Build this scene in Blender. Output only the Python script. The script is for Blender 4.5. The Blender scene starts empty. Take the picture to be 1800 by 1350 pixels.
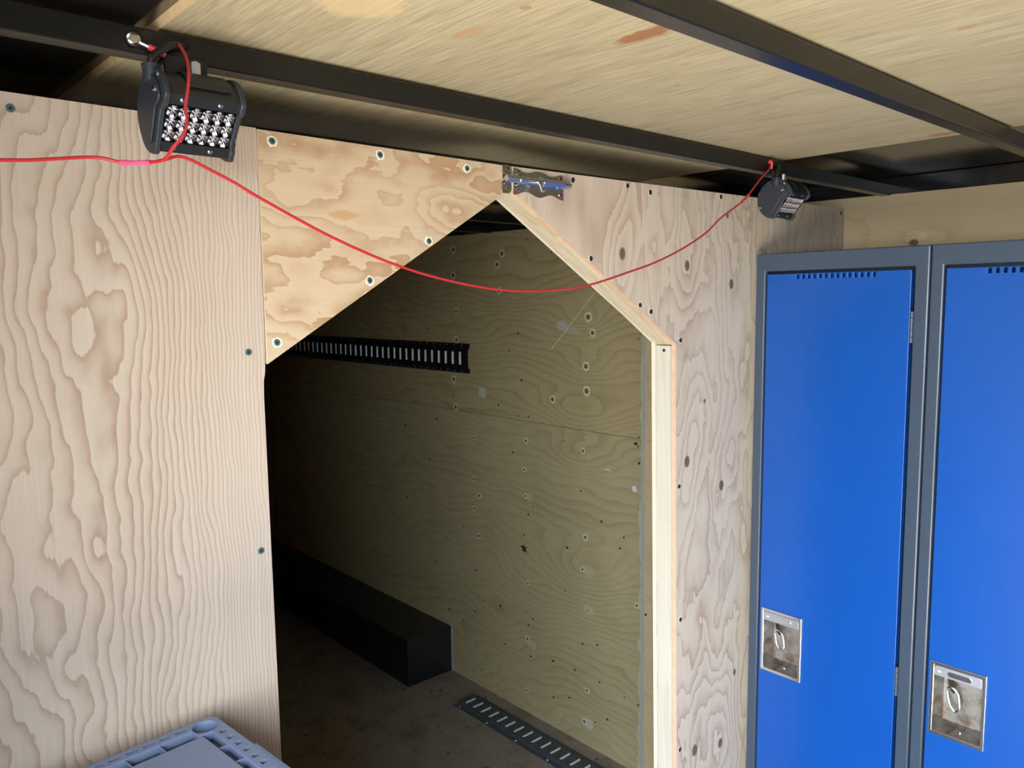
import bpy, bmesh, math, random
from mathutils import Vector, Matrix, Euler

sc = bpy.context.scene
COL = sc.collection

# ------------------------------------------------------------------ camera
cam_d = bpy.data.cameras.new('camera')
cam = bpy.data.objects.new('camera', cam_d); COL.objects.link(cam)
cam_d.sensor_fit = 'HORIZONTAL'; cam_d.sensor_width = 36.0
cam_d.lens = 36.0 * 1378.59 / 1800.0
cam_d.clip_start = 0.01
yaw, pitch, roll = 0.729851, -0.106776, -0.011578
fw = Vector((math.sin(yaw)*math.cos(pitch), math.cos(yaw)*math.cos(pitch), math.sin(pitch)))
rt = Vector((math.cos(yaw), -math.sin(yaw), 0)); up = rt.cross(fw)
r2 = math.cos(roll)*rt + math.sin(roll)*up
u2 = -math.sin(roll)*rt + math.cos(roll)*up
M = Matrix(((r2.x, u2.x, -fw.x, 0.0), (r2.y, u2.y, -fw.y, -0.996183), (r2.z, u2.z, -fw.z, 1.70), (0, 0, 0, 1)))
cam.matrix_world = M
sc.camera = cam

# ------------------------------------------------------------------ world and daylight through the open side door
wld = bpy.data.worlds.new('world'); sc.world = wld; wld.use_nodes = True
wn = wld.node_tree
wn.nodes['Background'].inputs['Color'].default_value = (0.62, 0.78, 1.0, 1)
wn.nodes['Background'].inputs['Strength'].default_value = 0.9

def area(name, loc, direction, sx, sy, power, color):
    d = bpy.data.lights.new(name, 'AREA'); d.shape = 'RECTANGLE'
    d.size = sx; d.size_y = sy; d.energy = power; d.color = color
    o = bpy.data.objects.new(name, d); COL.objects.link(o)
    o.location = loc
    o.rotation_euler = Vector(direction).to_track_quat('-Z', 'Y').to_euler()
    return o
# bright open sky outside the side door, and the sunlit ground in front of it
area('sky_daylight', (-5.0, -4.0, 3.2), (4.8, 3.0, -2.0), 8.0, 5.0, 3250, (0.80, 0.90, 1.0))
area('sunlit_ground', (-3.2, -2.6, -0.45), (0.0, 0, 1), 6.0, 5.6, 1700, (1.0, 0.93, 0.82))

vs = sc.view_settings
vs.view_transform = 'Standard'; vs.look = 'None'; vs.gamma = 1.0; vs.use_curve_mapping = False
vs.exposure = 0.0

# ------------------------------------------------------------------ helpers
def tag(o, label=None, cat=None, group=None, kind=None):
    if label: o['label'] = label
    if cat: o['category'] = cat
    if group: o['group'] = group
    if kind: o['kind'] = kind
    return o

def empty(name, loc=(0, 0, 0), parent=None):
    o = bpy.data.objects.new(name, None); COL.objects.link(o)
    o.location = loc; o.empty_display_size = 0.05
    if parent: o.parent = parent
    return o

def obj(name, bm, mats, parent=None, smooth=False, loc=None, bevel=0.0):
    me = bpy.data.meshes.new(name)
    bmesh.ops.recalc_face_normals(bm, faces=bm.faces[:])
    bm.to_mesh(me); bm.free()
    if not isinstance(mats, (list, tuple)): mats = [mats]
    for m in mats: me.materials.append(m)
    if smooth:
        for p in me.polygons: p.use_smooth = True
        if smooth == 'auto':
            me.set_sharp_from_angle(angle=math.radians(35))
    o = bpy.data.objects.new(name, me); COL.objects.link(o)
    if parent: o.parent = parent
    if loc is not None: o.location = loc
    if bevel:
        b = o.modifiers.new('bevel', 'BEVEL'); b.width = bevel; b.segments = 2
        b.limit_method = 'ANGLE'; b.angle_limit = math.radians(40)
    return o

def link_copy(o, parent=None, loc=None, rot=None):
    c = o.copy(); COL.objects.link(c)
    if parent is not None: c.parent = parent
    if loc is not None: c.location = loc
    if rot is not None: c.rotation_euler = rot
    return c

def box(bm, a, b, mi=0, mat=None):
    x0, y0, z0 = a; x1, y1, z1 = b
    v = [bm.verts.new(p) for p in ((x0,y0,z0),(x1,y0,z0),(x1,y1,z0),(x0,y1,z0),(x0,y0,z1),(x1,y0,z1),(x1,y1,z1),(x0,y1,z1))]
    if mat:
        for q in v: q.co = mat @ q.co
    for f in ((0,3,2,1),(4,5,6,7),(0,1,5,4),(1,2,6,5),(2,3,7,6),(3,0,4,7)):
        fc = bm.faces.new([v[i] for i in f]); fc.material_index = mi

def prism(bm, pts, d0, d1, fn, mi=0, mi_side=None):
    """polygon pts (u,v) extruded between d0 and d1; fn(u,v,d)->xyz"""
    a = [bm.verts.new(fn(u, v, d0)) for u, v in pts]
    b = [bm.verts.new(fn(u, v, d1)) for u, v in pts]
    f = bm.faces.new(a); f.material_index = mi
    f = bm.faces.new(b[::-1]); f.material_index = mi
    n = len(pts)
    for i in range(n):
        f = bm.faces.new((a[i], b[i], b[(i+1) % n], a[(i+1) % n]))
        f.material_index = mi if mi_side is None else mi_side

def XZ(u, v, d): return (u, d, v)
def YZ(u, v, d): return (d, u, v)
def XY(u, v, d): return (u, v, d)

def plate(bm, us, vs_, solid, d0, d1, fn, mi=0):
    """grid plate with holes: solid(i,j) says if a cell is filled"""
    nu, nv = len(us)-1, len(vs_)-1
    S = lambda i, j: 0 <= i < nu and 0 <= j < nv and solid(i, j)
    cache = {}
    def V(i, j, k):
        key = (i, j, k)
        if key not in cache: cache[key] = bm.verts.new(fn(us[i], vs_[j], (d0, d1)[k]))
        return cache[key]
    for i in range(nu):
        for j in range(nv):
            if not S(i, j): continue
            fs = [(V(i,j,0),V(i,j+1,0),V(i+1,j+1,0),V(i+1,j,0)), (V(i,j,1),V(i+1,j,1),V(i+1,j+1,1),V(i,j+1,1))]
            if not S(i-1, j): fs.append((V(i,j,0),V(i,j,1),V(i,j+1,1),V(i,j+1,0)))
            if not S(i+1, j): fs.append((V(i+1,j,0),V(i+1,j+1,0),V(i+1,j+1,1),V(i+1,j,1)))
            if not S(i, j-1): fs.append((V(i,j,0),V(i+1,j,0),V(i+1,j,1),V(i,j,1)))
            if not S(i, j+1): fs.append((V(i,j+1,0),V(i,j+1,1),V(i+1,j+1,1),V(i+1,j+1,0)))
            for f in fs:
                bm.faces.new(f).material_index = mi

def rect_holes(us0, us1, vs0, vs1, holes):
    """cut lists and solid test for a rectangle with rectangular holes (u0,u1,v0,v1)"""
    us = sorted({us0, us1} | {h[0] for h in holes} | {h[1] for h in holes})
    vv = sorted({vs0, vs1} | {h[2] for h in holes} | {h[3] for h in holes})
    def solid(i, j):
        cu = (us[i]+us[i+1])/2; cv = (vv[j]+vv[j+1])/2
        return not any(h[0] < cu < h[1] and h[2] < cv < h[3] for h in holes)
    return us, vv, solid

def lathe(bm, prof, n=16, mat=None, mi=0, cap=True):
    """profile (r,z) revolved around local z"""
    rings = []
    for r, z in prof:
        ring = []
        for k in range(n):
            a = 2*math.pi*k/n
            p = Vector((r*math.cos(a), r*math.sin(a), z))
            ring.append(bm.verts.new(mat @ p if mat else p))
        rings.append(ring)
    for a, b in zip(rings, rings[1:]):
        for k in range(n):
            bm.faces.new((a[k], a[(k+1) % n], b[(k+1) % n], b[k])).material_index = mi
    if cap:
        bm.faces.new(rings[0][::-1]).material_index = mi
        bm.faces.new(rings[-1]).material_index = mi

def catmull(pts, sub=6, closed=False):
    P = [Vector(p) for p in pts]; out = []
    n = len(P)
    for i in range(n if closed else n-1):
        p1, p2 = P[i], P[(i+1) % n]
        p0 = P[i-1] if (i > 0 or closed) else p1 + (p1-p2)
        p3 = P[(i+2) % n] if (i+2 < n or closed) else p2 + (p2-p1)
        for k in range(sub):
            t = k/sub
            out.append(0.5*((2*p1) + (-p0+p2)*t + (2*p0-5*p1+4*p2-p3)*t*t + (-p0+3*p1-3*p2+p3)*t**3))
    if not closed: out.append(P[-1])
    return out

def tube(bm, pts, r, n=8, closed=False, mi=0, cap=True):
    P = [Vector(p) for p in pts]
    N = len(P); rings = []
    t = (P[1]-P[0]).normalized()
    ref = Vector((0, 0, 1)) if abs(t.z) < 0.9 else Vector((1, 0, 0))
    nrm = t.cross(ref).normalized()
    for i in range(N):
        if closed: t = (P[(i+1) % N]-P[i-1]).normalized()
        elif i == 0: t = (P[1]-P[0]).normalized()
        elif i == N-1: t = (P[-1]-P[-2]).normalized()
        else: t = (P[i+1]-P[i-1]).normalized()
        nrm = (nrm - t*nrm.dot(t)).normalized()
        bn = t.cross(nrm)
        rr = r(i/(N-1)) if callable(r) else r
        rings.append([bm.verts.new(P[i] + nrm*math.cos(2*math.pi*k/n)*rr + bn*math.sin(2*math.pi*k/n)*rr) for k in range(n)])
    m = N if closed else N-1
    for i in range(m):
        a, b = rings[i], rings[(i+1) % N]
        for k in range(n):
            bm.faces.new((a[k], a[(k+1) % n], b[(k+1) % n], b[k])).material_index = mi
    if cap and not closed:
        bm.faces.new(rings[0][::-1]).material_index = mi; bm.faces.new(rings[-1]).material_index = mi

def NB(): return bmesh.new()

# ------------------------------------------------------------------ materials
class X:
    """tiny expression wrapper: writes shader math nodes"""
    nt = None
    def __init__(s, sock): s.s = sock
    @staticmethod
    def op(o, *a):
        n = X.nt.nodes.new('ShaderNodeMath'); n.operation = o
        for i, q in enumerate(a):
            if isinstance(q, X): X.nt.links.new(q.s, n.inputs[i])
            else: n.inputs[i].default_value = q
        return X(n.outputs[0])
    def __add__(s, o): return X.op('ADD', s, o)
    __radd__ = __add__
    def __sub__(s, o): return X.op('SUBTRACT', s, o)
    def __rsub__(s, o): return X.op('SUBTRACT', o, s)
    def __mul__(s, o): return X.op('MULTIPLY', s, o)
    __rmul__ = __mul__
    def __truediv__(s, o): return X.op('DIVIDE', s, o)
    def __pow__(s, o): return X.op('POWER', s, o)

def smooth(x, a, b):
    n = X.nt.nodes.new('ShaderNodeMapRange'); n.interpolation_type = 'SMOOTHSTEP'
    X.nt.links.new(x.s, n.inputs['Value'])
    n.inputs['From Min'].default_value = a; n.inputs['From Max'].default_value = b
    return X(n.outputs['Result'])

def noise(u, v, w=0.0, scale=1.0, detail=2.0, rough=0.5):
    c = X.nt.nodes.new('ShaderNodeCombineXYZ')
    for i, q in enumerate((u, v, w)):
        if isinstance(q, X): X.nt.links.new(q.s, c.inputs[i])
        else: c.inputs[i].default_value = q
    n = X.nt.nodes.new('ShaderNodeTexNoise'); n.inputs['Scale'].default_value = scale
    n.inputs['Detail'].default_value = detail; n.inputs['Roughness'].default_value = rough
    X.nt.links.new(c.outputs[0], n.inputs['Vector'])
    return X(n.outputs[0])

def mixc(fac, a, b, blend='MIX'):
    n = X.nt.nodes.new('ShaderNodeMix'); n.data_type = 'RGBA'; n.blend_type = blend
    def put(sock, q):
        if isinstance(q, X): X.nt.links.new(q.s, sock)
        elif isinstance(q, (int, float)): sock.default_value = q
        else: sock.default_value = (*q, 1)
    put(n.inputs[0], fac); put(n.inputs[6], a); put(n.inputs[7], b)
    return X(n.outputs[2])

def new_mat(name, rough=0.6, metal=0.0, spec=0.5):
    m = bpy.data.materials.new(name); m.use_nodes = True
    X.nt = m.node_tree
    b = X.nt.nodes['Principled BSDF']
    b.inputs['Roughness'].default_value = rough; b.inputs['Metallic'].default_value = metal
    b.inputs['Specular IOR Level'].default_value = spec
    return m, b

def coords():
    t = X.nt.nodes.new('ShaderNodeTexCoord'); s = X.nt.nodes.new('ShaderNodeSeparateXYZ')
    X.nt.links.new(t.outputs['Object'], s.inputs[0])
    return X(s.outputs[0]), X(s.outputs[1]), X(s.outputs[2])

def setc(b, c):
    if isinstance(c, X): X.nt.links.new(c.s, b.inputs['Base Color'])
    else: b.inputs['Base Color'].default_value = (*c, 1)

def bump(b, h, strength, dist=0.001):
    n = X.nt.nodes.new('ShaderNodeBump'); n.inputs['Strength'].default_value = strength
    n.inputs['Distance'].default_value = dist
    X.nt.links.new(h.s, n.inputs['Height']); X.nt.links.new(n.outputs[0], b.inputs['Normal'])

def plain(name, col, rough=0.5, metal=0.0, spec=0.5, var=0.0, vscale=8.0, fleck=None):
    m, b = new_mat(name, rough, metal, spec)
    if var or fleck:
        x, y, z = coords()
        c = mixc(noise(x, y, z, vscale, 4), tuple(q*(1-var) for q in col), tuple(min(1, q*(1+var)) for q in col))
        if fleck:
            f = smooth(noise(x, y, z, fleck[1], 3, 0.6), fleck[2], fleck[2]+0.04)
            c = mixc(f, c, fleck[0])
        setc(b, c)
    else: setc(b, col)
    return m

def ply(name, au, av, light, line, patch, k1=0, k2=0, u0=0, A=((3, 5, 1.2),), knots=(), line_w=3.0, line_amt=0.8,
        patch_amt=0.5, patch_f=(7, 1.5), fibre=(260, 6), fibre_amt=0.10, seed=0.0, rough=0.62, marks=(), jag=0.25, tone=(3, 0.10)):
    """rotary-cut plywood face: growth-ring contour lines of a stretched field.
    au/av: axis index across / along the grain; knots: (u,v,strength,size,dark radius); marks: (u,v,ru,rv,color,amt)"""
    m, b = new_mat(name, rough, 0, 0.25)
    ax = coords(); u, v = ax[au], ax[av]
    h = None
    t = u - u0
    h = t*k1 + t*t*k2
    for i, (amp, fu, fv) in enumerate(A):
        h = h + noise(u*fu, v*fv, seed + 3.7*i, 1.0, 1.5)*amp
    fib = noise(u*fibre[0], v*fibre[1], seed+9, 1.0, 2.0, 0.6)
    dark = None
    for (ku, kv, ks, kz, kr) in knots:
        du = (u - ku)*(1.0/kz); dv = (v - kv)*(0.45/kz)
        d2 = du*du + dv*dv
        h = h + X.op('EXPONENT', d2*-0.5)*ks
        if kr > 0:
            eu = (u - ku)*(1/kr); ev = (v - kv)*(0.72/kr)
            e2 = eu*eu + ev*ev
            q = 1.0 - smooth(e2, 0.55, 1.3)
            dark = q if dark is None else X.op('MAXIMUM', dark, q)
    h = h + (fib - 0.5)*jag
    fr = X.op('FRACT', h)
    ln = (fr**line_w) * (1.0 - smooth(fr, 0.94, 1.0))
    pm = smooth(noise(u*patch_f[0], v*patch_f[1], seed+21, 1.0, 2.0), 0.42, 0.68)
    lm = noise(u*5.0, v*2.0, seed+31, 1.0, 1.0)
    ln = ln * (0.35 + 0.95*lm)
    c = mixc(pm*fr*patch_amt, light, patch)
    c = mixc(ln*line_amt, c, line)
    tn = noise(u*tone[0], v*tone[0], seed+40, 1.0, 2.0)
    c = mixc(tone[1], c, mixc(tn, (0.0, 0.0, 0.0), (1.0, 1.0, 1.0)), 'OVERLAY')
    g = mixc(fib, (1-fibre_amt*2,)*3, (1.0+0.0,)*3)
    c = mixc(1.0, c, g, 'MULTIPLY')
    for (mu, mv, ru, rv, mc, ma) in marks:
        eu = (u - mu)*(1/ru); ev = (v - mv)*(1/rv)
        jit = (noise(u*90, v*60, seed+50, 1.0, 2) - 0.5)*1.3
        e2 = eu*eu + ev*ev + jit
        c = mixc((1.0 - smooth(e2, 0.45, 1.1))*ma, c, mc)
    if dark is not None:
        c = mixc(dark*0.85, c, tuple(q*0.22 for q in line))
    setc(b, c)
    bump(b, fib, 0.12, 0.0006)
    return m

KN_MAIN = [(1.3906,1.7675,2.6,.040,.0085),(1.5582,1.7303,2.4,.036,.0085),(1.5384,1.881,1.6,.025,.005),(1.3986,1.3465,3.6,.055,.0095),
           (1.462,1.4731,1.2,.02,.004),(1.5322,1.2717,3.0,.045,.009),(1.4419,.6648,3.4,.055,.0105),(1.5462,.6405,2.4,.04,.009),(1.602,.7997,1.5,.03,.006)]
KN_LEFT = [(.4052,1.8056,.8,.009,.0),(.176,1.8616,1.2,.018,.0),(.2299,1.4111,.9,.010,.0),(.3632,1.4344,.9,.010,.0),
           (.1937,1.274,1.2,.012,0),(.3018,1.1958,1.0,.010,.0),(.2075,1.1894,1.2,.012,.0),(.21,1.75,2.6,.05,0),(.30,1.70,-2.0,.035,0),(.15,1.45,2.5,.05,0)]
m_left = ply('plywood_left', 0, 2, (.60,.50,.405), (.33,.20,.135), (.48,.34,.24), k1=22, k2=270, u0=.13,
             A=((7.0, 7.0, 2.0), (3.2, 15, 8.0), (1.0, 48, 24)), knots=KN_LEFT, line_w=3.2, line_amt=.85, patch_amt=.45, patch_f=(9, 1.6), seed=2.3)
m_gusset = ply('plywood_gusset', 2, 0, (.65,.505,.34), (.44,.265,.14), (.50,.31,.17), k1=9, k2=0, u0=1.6,
               A=((8.5, 8.0, 3.2), (2.4, 26, 14), (.8, 70, 40)), knots=[(1.832,.784,3.6,.026,0)], line_w=2.4, line_amt=.80, patch_amt=1.0, patch_f=(15, 4), seed=7.1,
               marks=[(1.822,.577,.007,.026,(.50,.29,.11),.6)], fibre=(240, 7), fibre_amt=.09)
m_tri = ply('plywood_triangle', 0, 2, (.72,.60,.475), (.44,.29,.20), (.54,.395,.28), k1=7, A=((7.0, 9.0, 2.2), (1.0, 22, 7)),
            knots=[(1.1806,1.7861,2.6,.03,.009)], line_amt=.7, patch_amt=.75, patch_f=(16, 3.5), seed=11.4)
m_main = ply('plywood_main', 0, 2, (.72,.615,.49), (.35,.245,.175), (.53,.40,.295), k1=10, A=((12, 6.5, 1.8), (3.0, 18, 7), (.8, 50, 24)),
             knots=KN_MAIN, line_w=4.0, line_amt=.75, patch_amt=.6, patch_f=(14, 2.8), seed=4.6)
WALLMARK = []
m_wallfront = ply('plywood_wall_front', 2, 1, (.76,.575,.335), (.50,.335,.165), (.64,.455,.24), k1=3, A=((4.0, 6, 1.8),),
                  knots=[(1.832,-.1804,1.2,.04,.0085)], line_w=5, line_amt=.45, patch_amt=.4, seed=3.3, fibre=(200, 9),
                  marks=[(1.847,-.2016,.012,.012,(.75,.66,.5),.6)])
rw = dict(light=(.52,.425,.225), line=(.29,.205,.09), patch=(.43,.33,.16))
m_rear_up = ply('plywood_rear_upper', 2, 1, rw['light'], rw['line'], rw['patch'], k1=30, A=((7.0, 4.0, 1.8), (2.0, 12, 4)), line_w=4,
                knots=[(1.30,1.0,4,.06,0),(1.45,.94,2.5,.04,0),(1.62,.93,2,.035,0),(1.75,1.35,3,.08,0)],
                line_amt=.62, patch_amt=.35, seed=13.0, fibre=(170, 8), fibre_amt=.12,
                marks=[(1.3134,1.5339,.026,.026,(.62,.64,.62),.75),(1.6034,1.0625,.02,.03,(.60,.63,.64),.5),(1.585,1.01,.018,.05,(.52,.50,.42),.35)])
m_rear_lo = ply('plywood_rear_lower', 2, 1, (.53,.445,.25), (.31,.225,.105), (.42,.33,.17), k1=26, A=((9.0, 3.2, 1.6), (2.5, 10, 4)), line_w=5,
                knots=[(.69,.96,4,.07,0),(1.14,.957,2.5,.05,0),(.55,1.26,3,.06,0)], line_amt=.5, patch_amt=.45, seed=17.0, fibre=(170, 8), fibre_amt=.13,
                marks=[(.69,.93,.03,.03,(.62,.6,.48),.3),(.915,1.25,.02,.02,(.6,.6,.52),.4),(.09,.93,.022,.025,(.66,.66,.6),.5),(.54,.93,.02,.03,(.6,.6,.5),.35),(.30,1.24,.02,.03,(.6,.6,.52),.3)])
CEILM = [(.5581,-.3086,.012,.03,(.44,.25,.13),.6),(.5544,-.404,.006,.008,(.30,.14,.06),.6),(.7084,-.4326,.015,.050,(.27,.11,.04),.85),
         (.4217,-.3117,.05,.05,(.66,.50,.27),.5),(.8354,-.3912,.006,.009,(.4,.24,.12),.7),(1.0776,-.3765,.006,.009,(.35,.22,.1),.7),
         (1.3934,-.3558,.02,.025,(.36,.33,.27),.6),(1.5463,-.4372,.014,.03,(.30,.14,.06),.75),(.9551,-.6702,.006,.012,(.4,.2,.1),.7),(.9079,-.3265,.004,.006,(.3,.2,.1),.6)]
m_ceil = ply('plywood_ceiling', 0, 1, (.61,.52,.335), (.38,.285,.15), (.50,.395,.215), k1=6, A=((5.0, 4.0, 1.0),), line_w=3, line_amt=.22, patch_amt=.25,
             seed=23.0, fibre=(230, 11), fibre_amt=.34, marks=CEILM)
m_ceil_edge = plain('plywood_edge', (.66,.50,.27), .75, var=.25, vscale=60)
m_stud = ply('pine_stud', 1, 2, (.64,.60,.51), (.50,.40,.27), (.57,.50,.37), k1=40, A=((4, 30, 1.5),), line_amt=.35, patch_amt=.3, seed=5.0, fibre=(220, 6), fibre_amt=.06)
m_stud_d = ply('pine_stud_diagonal', 1, 0, (.72,.62,.44), (.5,.36,.2), (.58,.45,.26), k1=30, A=((5, 30, 4.0),), line_amt=.4, patch_amt=.7, patch_f=(60, 14), seed=6.0, fibre=(200, 10), fibre_amt=.10)
m_plyedge = plain('plywood_cut_edge', (.62,.42,.28), .8, var=.25, vscale=70)
m_plyedge_l = plain('plywood_cut_edge_pale', (.80,.68,.52), .8, var=.15, vscale=70)

def floor_mat():
    m, b = new_mat('worn_plywood_floor', .75, 0, .25)
    x, y, z = coords()
    g = noise(x*60, y*5, 1.0, 1.0, 3)
    d = smooth(noise(x, y, 0.0, 7.0, 5, .65), .45, .72)
    s = smooth(noise(x, y, 4.0, 26.0, 3, .6), .60, .70)
    c = mixc(g, (.26,.225,.19), (.34,.30,.26)); c = mixc(d*.7, c, (.15,.125,.105)); c = mixc(s*.7, c, (.07,.055,.045))
    setc(b, c); bump(b, g, .2); return m
m_floor = floor_mat()

m_black = plain('black_gloss_paint', (.012,.012,.013), .16, 0, .6)
m_beam = plain('black_beam_paint', (.009,.0095,.009), .24, 0, .38)
m_skin = plain('black_roof_skin', (.014,.013,.012), .12, 0, 1.0)
m_skin.node_tree.nodes['Principled BSDF'].inputs['IOR'].default_value = 1.9
m_track = plain('black_track_paint', (.010,.010,.013), .38, 0, .5)
m_trackgal = plain('grey_track_paint', (.075,.10,.12), .5, .3, .5, var=.25, vscale=30)
m_steelb = plain('bright_bare_steel', (.86,.87,.88), .35, .25)
m_steel = plain('zinc_steel', (.62,.66,.70), .22, 1.0)
m_zincpl = plain('zinc_plate', (.42,.42,.40), .30, 1.0, var=.15, vscale=90)
m_screw = plain('teal_screw', (.10,.19,.20), .4, .5)
m_screwd = plain('dark_screw', (.035,.037,.036), .5, .4)
m_hole = plain('dark_hole', (.02,.016,.012), .9)
m_splint = plain('pale_splinter', (.84,.76,.60), .85, var=.12, vscale=300)
m_plug = plain('plug_ring', (.70,.63,.46), .8, var=.15, vscale=200)
m_plugc = plain('plug_centre', (.16,.11,.06), .7)
m_caulk = plain('grey_caulk', (.40,.43,.44), .6, var=.12, vscale=60)
m_smear = plain('caulk_smear', (.50,.48,.35), .8, var=.2, vscale=80)
m_black_plastic = plain('black_cast_housing', (.010,.011,.013), .42, 0, .5)
m_cap = plain('dark_end_cap', (.020,.025,.034), .48, 0, .5)
m_cable = plain('black_cable', (.012,.012,.013), .35, 0, .5)
m_red = plain('red_wire_insulation', (.43,.018,.024), .40, 0, .5)
m_redsl = plain('red_sleeve', (.62,.03,.05), .35)
m_pink = plain('pink_splice', (.80,.10,.22), .25, var=.25, vscale=160)
m_reflect = plain('chrome_reflector', (.66,.66,.74), .08, 1.0)
m_chip = plain('led_chip', (.86,.86,.70), .3)
m_blue = plain('blue_locker_paint', (.003,.068,.335), .30, 0, .5, var=.10, vscale=5, fleck=((.10,.26,.62), 34.0, .74))
m_gray = plain('grey_locker_paint', (.046,.066,.100), .28, 0, .5, var=.08, vscale=12, fleck=((.3,.33,.36), 60.0, .79))
m_inside = plain('locker_inside_shade', (.03,.035,.045), .6)  # near-black colour standing in for the shade inside the lockers
def rust_mat():
    m, b = new_mat('worn_pan_steel', .38, .8)
    x, y, z = coords()
    r = smooth(noise(x, y, z, 26.0, 5, .65), .42, .66)
    setc(b, mixc(r*.85, (.40,.385,.36), (.17,.105,.065))); return m
m_pan = rust_mat()
m_rim = plain('pan_rim_chrome', (.78,.80,.82), .22, 1.0)
m_lift = plain('lift_plate_steel', (.46,.48,.54), .38, .7)
m_tab = plain('rusty_hasp', (.018,.013,.012), .6, .3)
m_tote = plain('blue_grey_plastic', (.165,.215,.335), .42, 0, .4, var=.05, vscale=14)
m_well = plain('black_steel_box', (.012,.014,.020), .30, 0, .5)
m_wallplain = ply('plywood_plain', 2, 1, (.60,.46,.27), (.43,.29,.14), (.53,.38,.2), k1=3, A=((4.0, 6, 1.8),), line_amt=.4, seed=1.0)
m_end = ply('plywood_end', 2, 0, (.60,.46,.27), (.43,.29,.14), (.53,.38,.2), k1=3, A=((4.0, 6, 1.8),), line_amt=.4, seed=1.5)
m_ground = plain('gravel_ground', (.42,.39,.34), .9, var=.25, vscale=6)
m_white = plain('paper_white', (.75,.76,.76), .8)
m_alum = plain('door_frame_metal', (.6,.6,.6), .4, .8)

# ------------------------------------------------------------------ room shell
W = 2.0957          # inner face of right wall
XLW = -0.22         # inner face of left wall
YB, YF = -3.2, 5.0  # ends of the trailer
def roof_dz(y): return max(0.0, y)*0.0105

bm = NB(); box(bm, (XLW-.03, YB, -.03), (W+.03, YF, 0))
tag(obj('floor', bm, m_floor), 'worn dark plywood trailer floor beyond the doorway', 'floor', kind='structure')

bm = NB(); box(bm, (-14, -12, -.62), (XLW-.4, 12, -.6))
tag(obj('ground', bm, m_ground), 'bare ground outside the side door', 'ground', kind='structure')

# right wall: plywood sheets
wr = tag(empty('wall_right', (W, 0, 0)), 'plywood right side wall of the trailer', 'wall', kind='structure')
def wpiece(name, bm, mats, parent, **k):
    o = obj(name, bm, mats, parent, **k)
    if parent.type == 'EMPTY': o.matrix_parent_inverse = Matrix.Translation(-parent.location)
    return o
def wall_sheet(y0, y1, z0, z1a, z1b, mat):
    bm = NB(); prism(bm, [(y0, z0), (y1, z0), (y1, z1b), (y0, z1a)], W, W+.012, YZ)
    return wpiece('plywood_sheet', bm, mat, wr)
TZ = lambda y: 1.957 + 0.0115*max(y, -.3)
sh_front_lo = wall_sheet(YB, .673, 0, 1.2190, 1.2190, m_wallfront)
sh_front_up = wall_sheet(YB, .673, 1.2200, 1.9535, TZ(.673), m_wallfront)
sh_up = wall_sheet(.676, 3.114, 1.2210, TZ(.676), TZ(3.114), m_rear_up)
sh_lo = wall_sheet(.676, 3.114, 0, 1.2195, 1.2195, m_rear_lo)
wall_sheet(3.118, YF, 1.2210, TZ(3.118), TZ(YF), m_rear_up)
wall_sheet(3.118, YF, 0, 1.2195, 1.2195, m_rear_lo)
bm = NB()
box(bm, (W+.012, YB, 0), (W+.03, YF, 2.02)); wpiece('wall_backing', bm, m_black, wr)
# caulked seam between sheets
rng = random.Random(5)
bm = NB(); pts_l = []; pts_r = []
n = 60
for i in range(n+1):
    z = 0.0 + i/n*1.95
    amp = .010 if (z < .5 or .62 < z < 1.0 or 1.26 < z < 1.55) else .004
    pts_l.append((.676+.006+rng.random()*amp*1.6, z)); pts_r.append((.674-.005-rng.random()*amp, z))
vl = [bm.verts.new((W-.0006, y, z)) for y, z in pts_l]; vr_ = [bm.verts.new((W-.0006, y, z)) for y, z in pts_r]
for i in range(n): bm.faces.new((vl[i], vl[i+1], vr_[i+1], vr_[i]))
wpiece('caulk_smear', bm, m_smear, wr)
bm = NB(); prism(bm, [(.6705, 0), (.6785, 0), (.6775, 1.0), (.6775, 1.96), (.6725, 1.96), (.6715, 1.0)], W-.0022, W, YZ)
wpiece('caulk_bead', bm, m_caulk, wr)

RING_UP = [(1.398,1.8856),(1.4284,1.8432),(1.418,1.7385),(.9305,1.6355),(.9091,1.5792),(.9419,1.4568),(.939,1.3668),(1.1156,1.3212),
           (1.7157,1.918),(1.7192,1.8086),(1.7036,1.6536),(1.7056,1.5309),(1.7291,1.3565),(1.7193,1.2341)]
HOLE_UP = [(1.2452,1.9309),(1.1176,1.876),(1.3067,1.5689),(1.3608,1.4949),(1.2895,1.3821),(1.4323,1.2691),(.7003,1.5631),(.676,1.5625),(1.736,1.2803),
           (2.0097,1.6677),(2.0545,1.6249),(1.917,1.5757),(1.309,1.237),(1.251,1.2404),(.6963,1.2263),(.6721,1.2241)]
RING_LO = [(1.2673,1.1414),(1.2794,1.0223),(1.2725,.9156),(1.5941,1.1128),(1.6029,.9319),(1.5661,.8639),(1.6007,.8011),(1.573,.6849),(.9571,1.1421),
           (.9464,.8174),(.9606,.6907),(1.2638,.5547),(1.2696,.318),(.9525,.0917),(.9388,.2208),(1.2762,.0947),(.701,.6251)]
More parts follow.
